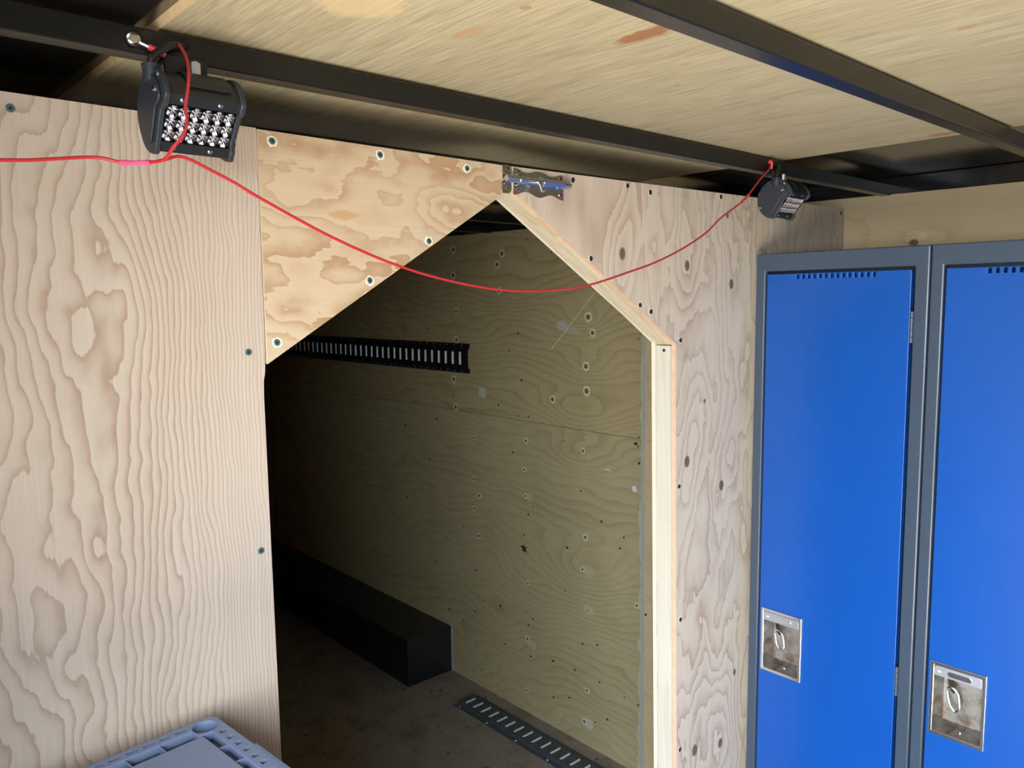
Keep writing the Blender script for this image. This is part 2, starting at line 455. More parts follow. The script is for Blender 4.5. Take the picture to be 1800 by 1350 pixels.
HOLE_LO = [(1.3457,1.0828),(1.634,.6885),(1.6793,.7071),(1.4895,.7111),(1.9247,.9721),(2.1193,.7539),(1.911,.8462),(1.2819,.7541),(2.1161,1.1082),(1.8618,1.1665),
           (1.056,1.1664),(.7099,1.2016),(.9684,.99),(.8663,.8943),(.7608,.8573),(.7781,.814),(1.0403,.7552),(1.2279,.8789),(1.2564,.8423),(.6993,1.1929),
           (.6945,1.1352),(.6944,.9738),(.6712,.9694),(1.0505,.5817),(1.2758,.4302),(1.2334,.4127),(1.2619,.3778),(1.1219,.2743),(1.0023,.2796),(.8757,.2762),
           (.8973,.1104),(.8366,.1467),(.9614,.3985),(.8865,.4188),(.6916,.6446),(.6675,.6437),(.6614,.603),(.6865,.3863),(.692,.2598),(.6681,.2505),
           (1.032,.1562),(1.1191,.1242),(.7547,.265),(.9368,.5357),(1.2508,.249),(1.875,.3173),(1.7944,.2885),(1.6045,.3365),(1.5437,.4009),(1.4365,.4082),
           (1.6902,.2679),(1.5615,.2606),(1.413,.2477),(1.5999,.1957),(1.9427,.2534),(1.6243,.0539),(1.5717,.0766),(1.4938,.0793),(1.8963,.4928),(1.5955,.5243)]
def disc_mesh(name, rings, mats, n=12, jitter=0.0, seed=0):
    """flat stepped disc in local XY facing +Z: rings = (r, z, mat index of band outward)"""
    r = random.Random(seed); bm = NB(); prev = None
    for k, (rad, z, mi) in enumerate(rings):
        ring = [bm.verts.new((rad*math.cos(2*math.pi*i/n)*(1+jitter*(r.random()-.5)*(1 if k == 0 else .3)), rad*math.sin(2*math.pi*i/n)*(1+jitter*(r.random()-.5)*(1 if k == 0 else .3)), z)) for i in range(n)]
        if prev:
            for i in range(n):
                bm.faces.new((prev[i], prev[(i+1) % n], ring[(i+1) % n], ring[i])).material_index = mi
        prev = ring
    bm.faces.new(prev).material_index = rings[-1][2]
    me = bpy.data.meshes.new(name); bm.to_mesh(me); bm.free()
    for m in mats: me.materials.append(m)
    return me
me_plug = disc_mesh('screw', [(.0125,0.0001,0),(.0105,.0009,0),(.0068,.0006,0),(.0058,.0003,1),(.0050,.0011,1),(.0022,.0008,1)], [m_plug, m_plugc], 12, .22, 1)
me_hole = disc_mesh('nail_hole', [(.0042,.0001,0),(.0036,.0005,0)], [m_hole], 8, .3, 2)
R_RW = Euler((0, -math.pi/2, 0))     # disc faces -X
def on_wall(me, name, y, z, parent, s=1.0, sz=None):
    o = bpy.data.objects.new(name, me); COL.objects.link(o); o.parent = parent
    o.location = (W, y, z); o.rotation_euler = R_RW; o.scale = (s if sz is None else sz, s, 1)
    return o
rng = random.Random(9)
for y, z in RING_UP: on_wall(me_plug, 'screw', y, z, sh_up, 1.25+.3*rng.random())
for y, z in RING_LO: on_wall(me_plug, 'screw', y, z, sh_lo, .8+.35*rng.random())
for y, z in HOLE_UP: on_wall(me_hole, 'nail_hole', y, z, sh_up, .7+.5*rng.random())
for y, z in HOLE_LO:
    s = .6+.6*rng.random(); on_wall(me_hole, 'nail_hole', y, z, sh_lo, s*(1.0 if rng.random() < .6 else 1.8), s)
# ragged break in the lower sheet with a bolt end inside
bm = NB(); out = [(0,.016),(.006,.005),(.022,.006),(.010,-.004),(.020,-.018),(.006,-.013),(-.006,-.017),(-.010,-.006),(-.022,.004),(-.010,.008),(-.004,.006)]
prism(bm, [(1.2851-a*.9, .698+b*1.0) for a, b in out], W-.0008, W+.0002, YZ, 0); wpiece('ragged_hole', bm, m_hole, sh_lo)
bm = NB(); lathe(bm, [(.0062,-.001),(.0062,.002),(.004,.0035)], 10, Matrix.Translation((W-.0006, 1.285, .698)) @ R_RW.to_matrix().to_4x4())
wpiece('bolt_end', bm, m_steel, sh_lo)
bm = NB(); prism(bm, [(.724,1.050),(.707,1.052),(.704,1.035),(.712,1.031),(.722,1.034)], W-.001, W, YZ); wpiece('paper_scrap', bm, m_white, sh_lo)
bm = NB(); prism(bm, [(.86,1.091),(.835,1.093),(.812,1.087),(.835,1.0895)], W-.0006, W, YZ); wpiece('scratch_mark', bm, m_splint, sh_lo)
bm = NB(); prism(bm, [(1.1225,1.5124),(1.0125,1.6154),(.8957,1.729),(.8950,1.7275),(1.0105,1.6138),(1.1205,1.5104)], W-.0006, W, YZ); wpiece('scratch_mark', bm, m_plug, sh_up)

# left wall with the open side door, and the two end walls
wl = tag(empty('wall_left', (XLW, 0, 0)), 'plywood left side wall with the open side door', 'wall', kind='structure')
def lsheet(y0, y1, z0, z1):
    bm = NB(); prism(bm, [(y0, z0), (y1, z0), (y1, z1), (y0, z1)], XLW-.04, XLW, YZ); wpiece('plywood_sheet', bm, m_wallplain, wl)
DY0, DY1, DZ1 = -1.55, -.55, 1.90
lsheet(YB, DY0, 0, 2.02); lsheet(DY1, YF, 0, 2.10); lsheet(DY0, DY1, DZ1, 2.02)
dr = tag(empty('door_1', (XLW, -1.05, 0)), 'open side doorway letting daylight in', 'door', kind='structure')
bm = NB(); box(bm, (XLW-.05, DY0, 0), (XLW+.004, DY0+.03, DZ1)); wpiece('door_jamb', bm, m_alum, dr)
bm = NB(); box(bm, (XLW-.05, DY1-.03, 0), (XLW+.004, DY1, DZ1)); wpiece('door_jamb', bm, m_alum, dr)
bm = NB(); box(bm, (XLW-.05, DY0+.03, DZ1-.03), (XLW+.004, DY1-.03, DZ1)); wpiece('door_head', bm, m_alum, dr)
for nm, y in (('wall_back', YB), ('wall_far', YF)):
    bm = NB(); box(bm, (XLW-.04, y-.02 if y < 0 else y, 0), (W+.03, y if y < 0 else y+.02, 2.1))
    tag(obj(nm, bm, m_end), 'plywood end wall of the trailer', 'wall', kind='structure')

# ceiling
ce = tag(empty('ceiling', (.93, 0, 1.99)), 'plywood ceiling sheets under a black roof skin', 'ceiling', kind='structure')
CZ = 1.983
def csheet(y0, y1):
    bm = NB()
    x0, x1 = .302, 1.576
    z = lambda y: CZ + roof_dz(y)
    pts = []
    v = [bm.verts.new(p) for p in ((x0,y0,z(y0)),(x1,y0,z(y0)),(x1,y1,z(y1)),(x0,y1,z(y1)),(x0,y0,z(y0)+.016),(x1,y0,z(y0)+.016),(x1,y1,z(y1)+.016),(x0,y1,z(y1)+.016))]
    for k, f in enumerate(((0,3,2,1),(4,5,6,7),(0,1,5,4),(1,2,6,5),(2,3,7,6),(3,0,4,7))):
        bm.faces.new([v[i] for i in f]).material_index = 0 if k < 2 else 1
    wpiece('plywood_sheet', bm, [m_ceil, m_ceil_edge], ce)
csheet(YB, -1.42); csheet(-1.418, 1.02); csheet(1.022, 3.46); csheet(3.462, YF)
bm = NB()
for (ya, yb) in ((YB-.02, 0.0), (0.0, YF+.02)):
    za, zb = CZ+.018+roof_dz(ya), CZ+.018+roof_dz(yb)
    prism(bm, [(ya, za), (yb, zb), (yb, zb+.02), (ya, za+.02)], XLW-.06, W+.05, YZ)
wpiece('roof_skin', bm, m_skin, ce)

BEAM_H, BEAM_D = .0275, .025
def beam_bm(y, z):
    bm = NB()
    box(bm, (XLW, -BEAM_D/2, -BEAM_H), (W, BEAM_D/2, 0))
    return bm
def beam(y):
    o = obj('roof_beam', beam_bm(y, 0), m_beam, None, bevel=.0018)
    o.location = (0, y, CZ-.0005 + roof_dz(y)); return o
b1 = tag(beam(-.1075), 'black steel roof beam just above the partition, carrying both work lights', 'beam')
b2 = tag(beam(-.5290), 'black steel roof beam nearest the camera crossing the upper right ceiling', 'beam')
for y in (-.95, -1.37, -1.79, -2.2, -2.6, -3.0, .29, .692, 1.085, 1.47, 1.88, 2.28, 2.69, 3.1, 3.5, 3.9, 4.3, 4.7):
    o = beam(y); o.parent = ce; o.matrix_parent_inverse = Matrix.Translation(-ce.location)
# steel rails along the tops of the side walls
for i, (x0, x1, lab) in enumerate(((W-.001, W+.03, 'black steel top rail above the plywood right wall'), (XLW-.03, XLW+.022, 'black steel top rail along the left wall'))):
    bm = NB()
    prism(bm, [(YB, 1.9555), (-.3, 1.9555), (YF, TZ(YF)+.002), (YF, CZ+.018+roof_dz(YF)), (0, CZ+.0175), (YB, CZ+.0175)], x0, x1, YZ)
    tag(obj('trim_%d' % (i+1), bm, m_black, bevel=.002), lab, 'rail', kind='structure')

# ------------------------------------------------------------------ partition
wf = tag(empty('wall_front', (.9, 0, 0)), 'plywood partition wall with a house-shaped doorway', 'wall', kind='structure')
P0, P1, P2, P3 = 0.0, .010, .049, .059
def panel(pts, mat, y0=P0, y1=P1, name='plywood_panel', edge=None):
    bm = NB(); prism(bm, pts, y0, y1, XZ, 0, 1)
    return wpiece(name, bm, [mat, edge or m_plyedge_l], wf)
dz = lambda x: 1.888 - .614*(x-.892)
left_pts = [(XLW+.001,0),(.446,0),(.4475,.6),(.4480,1.05),(.4470,1.40),(.4466,1.573),(.4472,1.596),(.4500,1.610),(.4508,1.64),(.4525,1.925),(XLW+.001,1.9265)]
p_left = panel(left_pts, m_left)
p_gus = panel([(.4537,1.6185),(.872,1.8715),(.872,1.9215),(.4537,1.9238)], m_gusset)
p_tri = panel([(.8735,1.898),(.894,dz(.894)),(1.2495,dz(1.2495)),(1.2495,1.9245),(.8735,1.9215)], m_tri, edge=m_plyedge)
main_pts = [(1.2507,dz(1.2507)),(1.348,1.608),(1.3535,1.6035),(1.362,1.2),(1.374,.652),(1.386,0),(2.0945,0),(2.0945,1.933),(1.2507,1.9245)]
p_main = panel(main_pts, m_main, edge=m_plyedge)
# framing behind the face sheets
def stud(pts, mat, y0=P1+.0005, y1=P2-.0005): return panel(pts, mat, y0, y1, 'stud', mat)
stud([(1.3495,1.600),(1.3575,1.2),(1.3695,.652),(1.3815,0),(1.47,0),(1.445,1.600)], m_stud)
stud([(.8745,dz(.8745)-.004),(.8745,1.9205),(.955,1.9205),(1.44,1.602),(1.352,1.602)], m_stud_d)
stud([(.359,0),(.443,0),(.4440,1.60),(.359,1.60)], m_stud)
stud([(.36,1.602),(.4537,1.602),(.4537,1.6235),(.870,1.8755),(.870,1.92),(.78,1.92),(.36,1.665)], m_stud_d)
stud([(XLW+.002,0),(XLW+.09,0),(XLW+.09,1.92),(XLW+.002,1.92)], m_stud)
stud([(2.005,0),(2.0935,0),(2.0935,1.92),(2.005,1.92)], m_stud)
stud([(1.62,0),(1.71,0),(1.71,1.92),(1.62,1.92)], m_stud)
# back sheets
panel([(.8735,1.897),(1.2495,dz(1.2495)),(1.2495,1.9245),(.8735,1.9215)], m_tri, P2, P3, edge=m_plyedge_l)
panel([(1.2507,dz(1.2507)),(1.3475,1.606),(1.3555,1.2),(1.3675,.652),(1.3795,0),(2.0945,0),(2.0945,1.933),(1.2507,1.9245)], m_main, P2, P3, edge=m_plyedge_l)
panel([(XLW+.001,0),(.441,0),(.443,1.615),(.866,1.875),(.866,1.9215),(XLW+.001,1.9265)], m_left, P2, P3)

# partition screws (driven into the sheets, splintered rims)
me_scr = disc_mesh('screw', [(.0075,.0001,1),(.0062,.0007,1),(.0048,.0004,1),(.0043,.0009,0),(.0035,.0011,0),(.0018,.0009,0),(.0015,.0002,2)], [m_screw, m_splint, m_hole], 14, .45, 3)
me_scl = disc_mesh('screw', [(.0048,.0001,0),(.0044,.0010,0),(.0034,.0011,0),(.0018,.0009,0),(.0015,.0002,1)], [m_screw, m_hole], 14)
me_scd = disc_mesh('screw', [(.0058,.0001,0),(.0046,.0005,0),(.0040,.0003,1),(.0030,.0006,1)], [m_splint, m_screwd], 12, .4, 4)
R_PF = Euler((math.pi/2, 0, 0))      # disc faces -Y
def on_part(me, x, z, parent, s=1.0):
    o = bpy.data.objects.new('screw', me); COL.objects.link(o); o.parent = parent
    o.location = (x, P0, z); o.rotation_euler = (math.pi/2, rng.random()*6.28, 0); o.scale = (s, s, 1)
for x, z in ((.1793,1.9092),(.4282,1.6359),(.4326,1.3668)): on_part(me_scl, x, z, p_left, .95)
for x, z in ((.4734,1.911),(.6392,1.9119),(.8007,1.9087),(.723,1.7914),(.6155,1.7306),(.4683,1.6468)): on_part(me_scr, x, z, p_gus, 1.0)
for x, z in ((1.0435,1.9126),(1.195,1.9157),(1.0911,1.7746),(1.2349,1.6867)): on_part(me_scd, x, z, p_tri, 1.1)
for x, z in ((1.2648,1.909),(1.2693,1.6731),(1.3696,1.6114),(1.5106,1.9191),(1.3705,1.2964),(1.3813,.9952),(1.3849,.6903),(2.0738,1.9193)): on_part(me_scd, x, z, p_main, 1.15)
bm = NB(); lathe(bm, [(.0035,-.0005),(.0035,.0007),(.002,.0009)], 10, Matrix.Translation((1.3492,.027,1.590)) @ Euler((0,-math.pi/2,0)).to_matrix().to_4x4())
wpiece('screw', bm, m_screwd, wf)

# ------------------------------------------------------------------ work lights
def work_light(loc, label, ground_lug, S=1.0):
    root = tag(empty('work_light', loc), label, 'work light', 'LED work lights on the roof beam')
    root.scale = (S, S, S)
    T = Euler((math.radians(40), 0, 0)).to_matrix().to_4x4()
    HL = .0368   # half length between caps
    R, ch = .0405, .0225
    # housing: finned back and smooth top, chord face recessed
    prof = []
    a0 = math.acos(ch/R)
    N = 40
    for k in range(N+1):
        a = -math.pi + (a0 - math.pi) * 0 + a0 + (2*math.pi-2*a0)*k/N     # around the back, from bottom chord end to top chord end
        ang = math.pi + a0 + (2*math.pi - 2*a0)*k/N
        rr = R
        back = 10 < k < 24
        if back and k % 2: rr = R - .006
        prof.append((rr*math.cos(ang), rr*math.sin(ang)))
    # ang = pi +/- a0 are the chord ends (front is -y)
    zc = math.sqrt(R*R-ch*ch)
    prof += [(-ch, zc-.012), (-ch+.010, zc-.0135), (-ch+.010, -zc+.0135), (-ch, -zc+.012)]
    bm = NB(); prism(bm, prof, -HL, HL, lambda u, v, d: (d, u, v))
    bm.transform(T); obj('housing', bm, m_black_plastic, root, smooth='auto')
    # end caps
    for s in (-1, 1):
        bm = NB()
        rc = .0440; a1 = math.acos(.027/rc); pr = []
        for k in range(29):
            ang = math.pi + a1 + (2*math.pi - 2*a1)*k/28
            pr.append((rc*math.cos(ang), rc*math.sin(ang)))
        # notched front so that the lens area stays open
        zt = rc*math.sin(a1)
        pr += [(-.027, zt-.012), (-.0215, zt-.018), (-.0215, -zt+.018), (-.027, -zt+.012)] if s > 0 else [(-.027, zt-.010), (-.020, zt-.022), (-.026, -zt+.014)]
        x0, x1 = s*HL, s*(HL+.0060)
        prism(bm, pr, x0, x1, lambda u, v, d: (d, u, v))
        # raised inner field on the outer face
        pr2 = [(u*.80+.004, v*.80) for u, v in pr]
        prism(bm, pr2, x1, x1+s*.003, lambda u, v, d: (d, u, v))
        bm.transform(T)
        cap = obj('end_cap', bm, m_cap, root, smooth='auto', bevel=.0012)
        # small machine screws on the cap
        for ang in (115, 160, 205, 235, 265):
            a = math.radians(ang + 180); q = T @ Vector((s*(HL+.0060), .0395*math.cos(a), .0395*math.sin(a)))
            bm = NB(); lathe(bm, [(.0024, 0), (.0024, .0008), (.0014, .0013)], 8, Matrix.Translation(q) @ Euler((0, s*math.pi/2, 0)).to_matrix().to_4x4())
            obj('cap_screw', bm, m_steel, cap, smooth='auto')
        q = T @ Vector((s*(HL+.0092), -.004, .027))
        bm = NB(); lathe(bm, [(.0035, 0), (.0035, .001), (.0018, .0016)], 10, Matrix.Translation(q) @ Euler((0, s*math.pi/2, 0)).to_matrix().to_4x4())
        obj('cap_screw', bm, m_steel, cap, smooth='auto')
    # lens array: 3 rows of 6 faceted reflector cups
    lens0 = None
    cw, chh = (2*HL-.002)/6, (2*zc-.027)/3
    yf = -ch + .0005
    for r_ in range(3):
        for c_ in range(6):
            cx = -HL+.001 + cw*(c_+.5); cz = -1.5*chh + chh*(r_+.5)
            if lens0 is None:
                bm = NB(); rg = []
                for (sc_, d) in ((1.0, 0.0), (.78, .0035), (.42, .0078)):
                    n = 8; ring = []
                    for k in range(n):
                        a = 2*math.pi*(k+.5)/n
                        kx = max(-1, min(1, 1.25*math.cos(a))); kz = max(-1, min(1, 1.25*math.sin(a)))
                        if sc_ < 1: kx, kz = math.cos(a), math.sin(a)
                        ring.append(bm.verts.new((kx*cw/2*sc_, d, kz*chh/2*sc_)))
                    rg.append(ring)
                for a_, b_ in zip(rg, rg[1:]):
                    for k in range(8): bm.faces.new((a_[k], a_[(k+1) % 8], b_[(k+1) % 8], b_[k])).material_index = 0
                # domed lens over the chip
                tip = bm.verts.new((0, .0022, 0))
                for k in range(8): bm.faces.new((rg[-1][k], rg[-1][(k+1) % 8], tip)).material_index = 1 if k % 3 == 0 else 0
                lens0 = obj('lens', bm, [m_reflect, m_chip], root)
                o = lens0
            else:
                o = link_copy(lens0, root)
            o.matrix_local = T @ Matrix.Translation((cx, yf, cz))
    # front bezel screws
    for sx in (-.62, .45):
        for sz in (-1, 1):
            q = T @ Vector((sx*HL, -ch, sz*(zc-.006)))
            bm = NB(); lathe(bm, [(.0026, 0), (.0026, .0010), (.0014, .0016)], 10, Matrix.Translation(q) @ (T.to_3x3() @ Euler((math.pi/2, 0, 0)).to_matrix()).to_4x4())
            obj('bezel_screw', bm, m_steel, root, smooth='auto')
    # bracket: flange under the beam, neck, saddle on the housing
    top = (1.9555 - loc[2])/S
    yb = (-.1205 - loc[1])/S
    bm = NB()
    box(bm, (-.022, yb-.0055, .030), (.024, yb-.0006, top+.004))
    box(bm, (-.022, yb-.0006, top-.006), (.024, yb+.022, top-.0006))
    arc = [(.0412*math.cos(math.radians(q)), .0412*math.sin(math.radians(q))) for q in range(70, 151, 8)]
    arc2 = [(.0440*math.cos(math.radians(q)), .0440*math.sin(math.radians(q))) for q in range(150, 69, -8)]
    prism(bm, arc + arc2, -.016, .030, lambda u, v, d: (d, u, v))
    obj('bracket', bm, m_black_plastic, root, bevel=.001)
    bm = NB(); lathe(bm, [(.0068, -.0065), (.0068, .0055)], 8, Matrix.Translation((.0060, yb-.0150, top-.0095)))
    lathe(bm, [(.0050, .0055), (.0050, .0070)], 12, Matrix.Translation((.0060, yb-.0150, top-.0095)))
    obj('bolt', bm, m_steel, root)
    # cable gland on the left cap and the cable looping up to the beam
    g = Vector((-.0425, -.004, .0405))
    bm = NB(); lathe(bm, [(.0085, -.012), (.0085, .001), (.0095, .0015), (.0095, .005), (.0078, .0055)], 14, Matrix.Translation(g))
    obj('cable_gland', bm, m_cap, root, smooth='auto')
    bm = NB()
    fr_y = yb
    path = catmull([g+Vector((0,0,.003)), g+Vector((.001,.001,.011)), g+Vector((.008,.004,.019)), Vector((-.018, fr_y-.016, top+.010)), Vector((-.003, fr_y-.005, top+.015)), Vector((.003, fr_y+.001, top+.016))], 6)
    tube(bm, path, .0040, 10); obj('cable', bm, m_cable, root, smooth='auto')
    if ground_lug:
        lug = Vector((-.052, fr_y-.004, top+.0125)); base = Vector((-.022, fr_y-.010, top+.001))
        d = (base-lug).normalized()
        sl = obj('ground_lead', (lambda b: (tube(b, [lug+d*.015, lug+d*.016, base], .0032, 10), b)[1])(NB()), m_redsl, root, smooth='auto')
        bm = NB(); tube(bm, [lug+d*.006, lug+d*.015], .0018, 8)
        Mx = Matrix.Translation(lug) @ Euler((math.pi/2, 0, 0)).to_matrix().to_4x4()
        lathe(bm, [(.0072, -.001), (.0072, .001), (.0052, .0016), (.0045, .0024)], 14, Mx)
        obj('ring_terminal', bm, m_steel, sl, smooth='auto')
    return root
L1 = work_light((.3200, -.1400, 1.8960), 'larger looking black LED work light with clear lenses in front of left plywood panel', True, .97)
L2 = work_light((1.5300, -.1400, 1.8990), 'smaller looking black LED work light at right end of beam above the blue lockers', False, .90)

# ------------------------------------------------------------------ red wire between the lights
wire = tag(empty('electrical_wire', (.75, -.17, 1.71)), 'thin red wire strung between both work lights and drooping across the doorway', 'wire')
def wpart(name, bm, mat, sm='auto'):
    o = obj(name, bm, mat, wire, smooth=sm); o.matrix_parent_inverse = Matrix.Translation(-wire.location); return o
RW = .00165
bm = NB(); tube(bm, catmull([(-.215,-.16,1.792),(-.05,-.168,1.805),(.06,-.17,1.817),(.1127,-.17,1.8241),(.1378,-.17,1.8275),(.1597,-.17,1.8298),(.1825,-.17,1.8335),(.2064,-.17,1.8374),(.2205,-.172,1.8379),(.238,-.175,1.8345)], 5), RW, 8)
wpart('wire_lead', bm, m_red)
bm = NB(); tube(bm, catmull([(.2600,-.178,1.8372),(.2691,-.195,1.8384),(.273,-.212,1.8486),(.2815,-.215,1.8597),(.287,-.212,1.8731),(.2887,-.205,1.8879),(.2936,-.2,1.9056),(.2994,-.19,1.9275),(.3062,-.165,1.9496),(.3105,-.138,1.9665),(.316,-.1225,1.970)], 5), RW, 8)
wpart('wire_lead', bm, m_red)
bm = NB(); tube(bm, catmull([(.2600,-.178,1.8366),(.2718,-.19,1.8395),(.2839,-.19,1.8439),(.2965,-.19,1.842),(.3166,-.188,1.8343),(.3401,-.187,1.8246),(.3663,-.186,1.8118),(.4393,-.18,1.7807),(.4995,-.177,1.7586),(.5486,-.175,1.7436),(.6016,-.173,1.7311),(.6597,-.17,1.7213),(.7217,-.168,1.7141),(.7787,-.165,1.7121),(.8279,-.162,1.7138),(.8789,-.16,1.7173),(.9329,-.158,1.7254),(1.0056,-.155,1.7416),(1.084,-.152,1.7601),(1.167,-.15,1.7871),(1.2387,-.148,1.8174),(1.2867,-.146,1.8461),(1.3449,-.145,1.8742),(1.3719,-.144,1.887)], 4), RW, 8)
wpart('wire_span', bm, m_red)
bm = NB(); tube(bm, catmull([(1.387,-.143,1.897),(1.4325,-.14,1.9308),(1.4765,-.135,1.9579),(1.492,-.127,1.9645),(1.512,-.1215,1.9685)], 5), RW, 8)
wpart('wire_lead', bm, m_red)
bm = NB(); tube(bm, catmull([(1.490,-.132,1.9600),(1.4885,-.134,1.969),(1.4855,-.134,1.9745),(1.481,-.133,1.9735),(1.4815,-.133,1.969)], 5), .0023, 8)
wpart('wire_end', bm, m_redsl)
for a, b in (((.2345,-.175,1.8347),(.2628,-.178,1.8372)), ((1.366,-.144,1.8845),(1.390,-.143,1.8988))):
    a = Vector(a); b = Vector(b); d = b-a
    bm = NB(); tube(bm, [a, a+d*.01, a+d*.22, a+d*.25, a+d*.42, a+d*.46, a+d*.55, a+d*.58, a+d*.76, a+d*.79, a+d*.99, b], lambda t: .0028 if t < .2 or t > .78 else (.0021 if .33 < t < .52 else .0025), 10)
    wpart('splice_connector', bm, m_pink if a.x < 1 else m_redsl)

# ------------------------------------------------------------------ barrel bolt over the doorway peak
bb = tag(empty('barrel_bolt', (.95, 0, 1.90)), 'shiny zinc barrel bolt latch at the peak of the doorway', 'latch')
def bpart(name, bm, mat, par=None, **k):
    o = obj(name, bm, mat, par or bb, **k)
    if not par: o.matrix_parent_inverse = Matrix.Translation(-bb.location)
    return o
def scallop(x0, x1, zc, top, bot):
    pts = []
    n = 24
    for i in range(n+1):
        t = i/n; pts.append((x0+(x1-x0)*t, zc + top + .0028*math.cos(t*4*math.pi) - .002*t))
    for i in range(n+1):
        t = 1-i/n; pts.append((x0+(x1-x0)*t, zc - bot - .0034*math.cos(t*4*math.pi) - .002*t))
    return pts
bm = NB(); prism(bm, scallop(.899, 1.017, 1.8985, .0185, .0195), -.0018, -.0001, XZ); plate_o = bpart('base_plate', bm, m_zincpl, bevel=.0004)
kp = [(.8735,1.922),(.893,1.922),(.8945,1.915),(.8945,1.884),(.892,1.877),(.8735,1.8765)]
bm = NB(); prism(bm, [(.8745,1.920),(.878,1.923),(.889,1.923),(.8935,1.919),(.8935,1.882),(.889,1.8765),(.8745,1.8765)], -.0018, -.0001, XZ); keep = bpart('keeper', bm, m_zincpl, bevel=.0004)
RX = Euler((0, math.pi/2, 0)).to_matrix().to_4x4()
bm = NB(); lathe(bm, [(.0048, 0), (.0060, .0012), (.0060, .148), (.0050, .151)], 18, Matrix.Translation((.876, -.0078, 1.9000)) @ RX); rod = bpart('bolt_rod', bm, m_steel, smooth='auto')
def strap(x, w, par):
    bm = NB(); pr = [(-.0002, -.0105), (-.0070, -.0078), (-.0125, -.0058), (-.0150, 0), (-.0125, .0058), (-.0070, .0078), (-.0002, .0105), (-.0002, .0085), (-.0066, .0070), (-.0118, .0050), (-.0139, 0), (-.0118, -.0050), (-.0066, -.0070), (-.0002, -.0085)]
    prism(bm, [(a, b+1.9) for a, b in pr], x-w/2, x+w/2, lambda u, v, d: (d, u, v)); return bpart('strap', bm, m_steel, par, smooth='auto')
strap(.8790, .0075, keep); strap(.9110, .0125, plate_o); strap(.9850, .050, plate_o)
bm = NB(); lathe(bm, [(.0040, 0), (.0034, .006), (.0034, .011), (.0044, .015), (.0038, .019)], 14, Matrix.Translation((.9475, -.013, 1.899)) @ Euler((math.radians(150), 0, 0)).to_matrix().to_4x4())
bpart('knob', bm, m_steel, rod, smooth='auto')
me_ls = disc_mesh('screw', [(.0042,.0002,0),(.0036,.0014,0),(.0016,.0018,0),(.0013,.0008,1)], [m_steel, m_hole], 12)
for x, z in ((.8845,1.9150),(.8835,1.8840),(.9075,1.9135),(1.0085,1.9105),(.9075,1.8840),(1.0085,1.8815)):
    o = bpy.data.objects.new('screw', me_ls); COL.objects.link(o); o.parent = keep if x < .9 else plate_o
    o.location = (x, -.0018, z); o.rotation_euler = (math.pi/2, 0, 0)

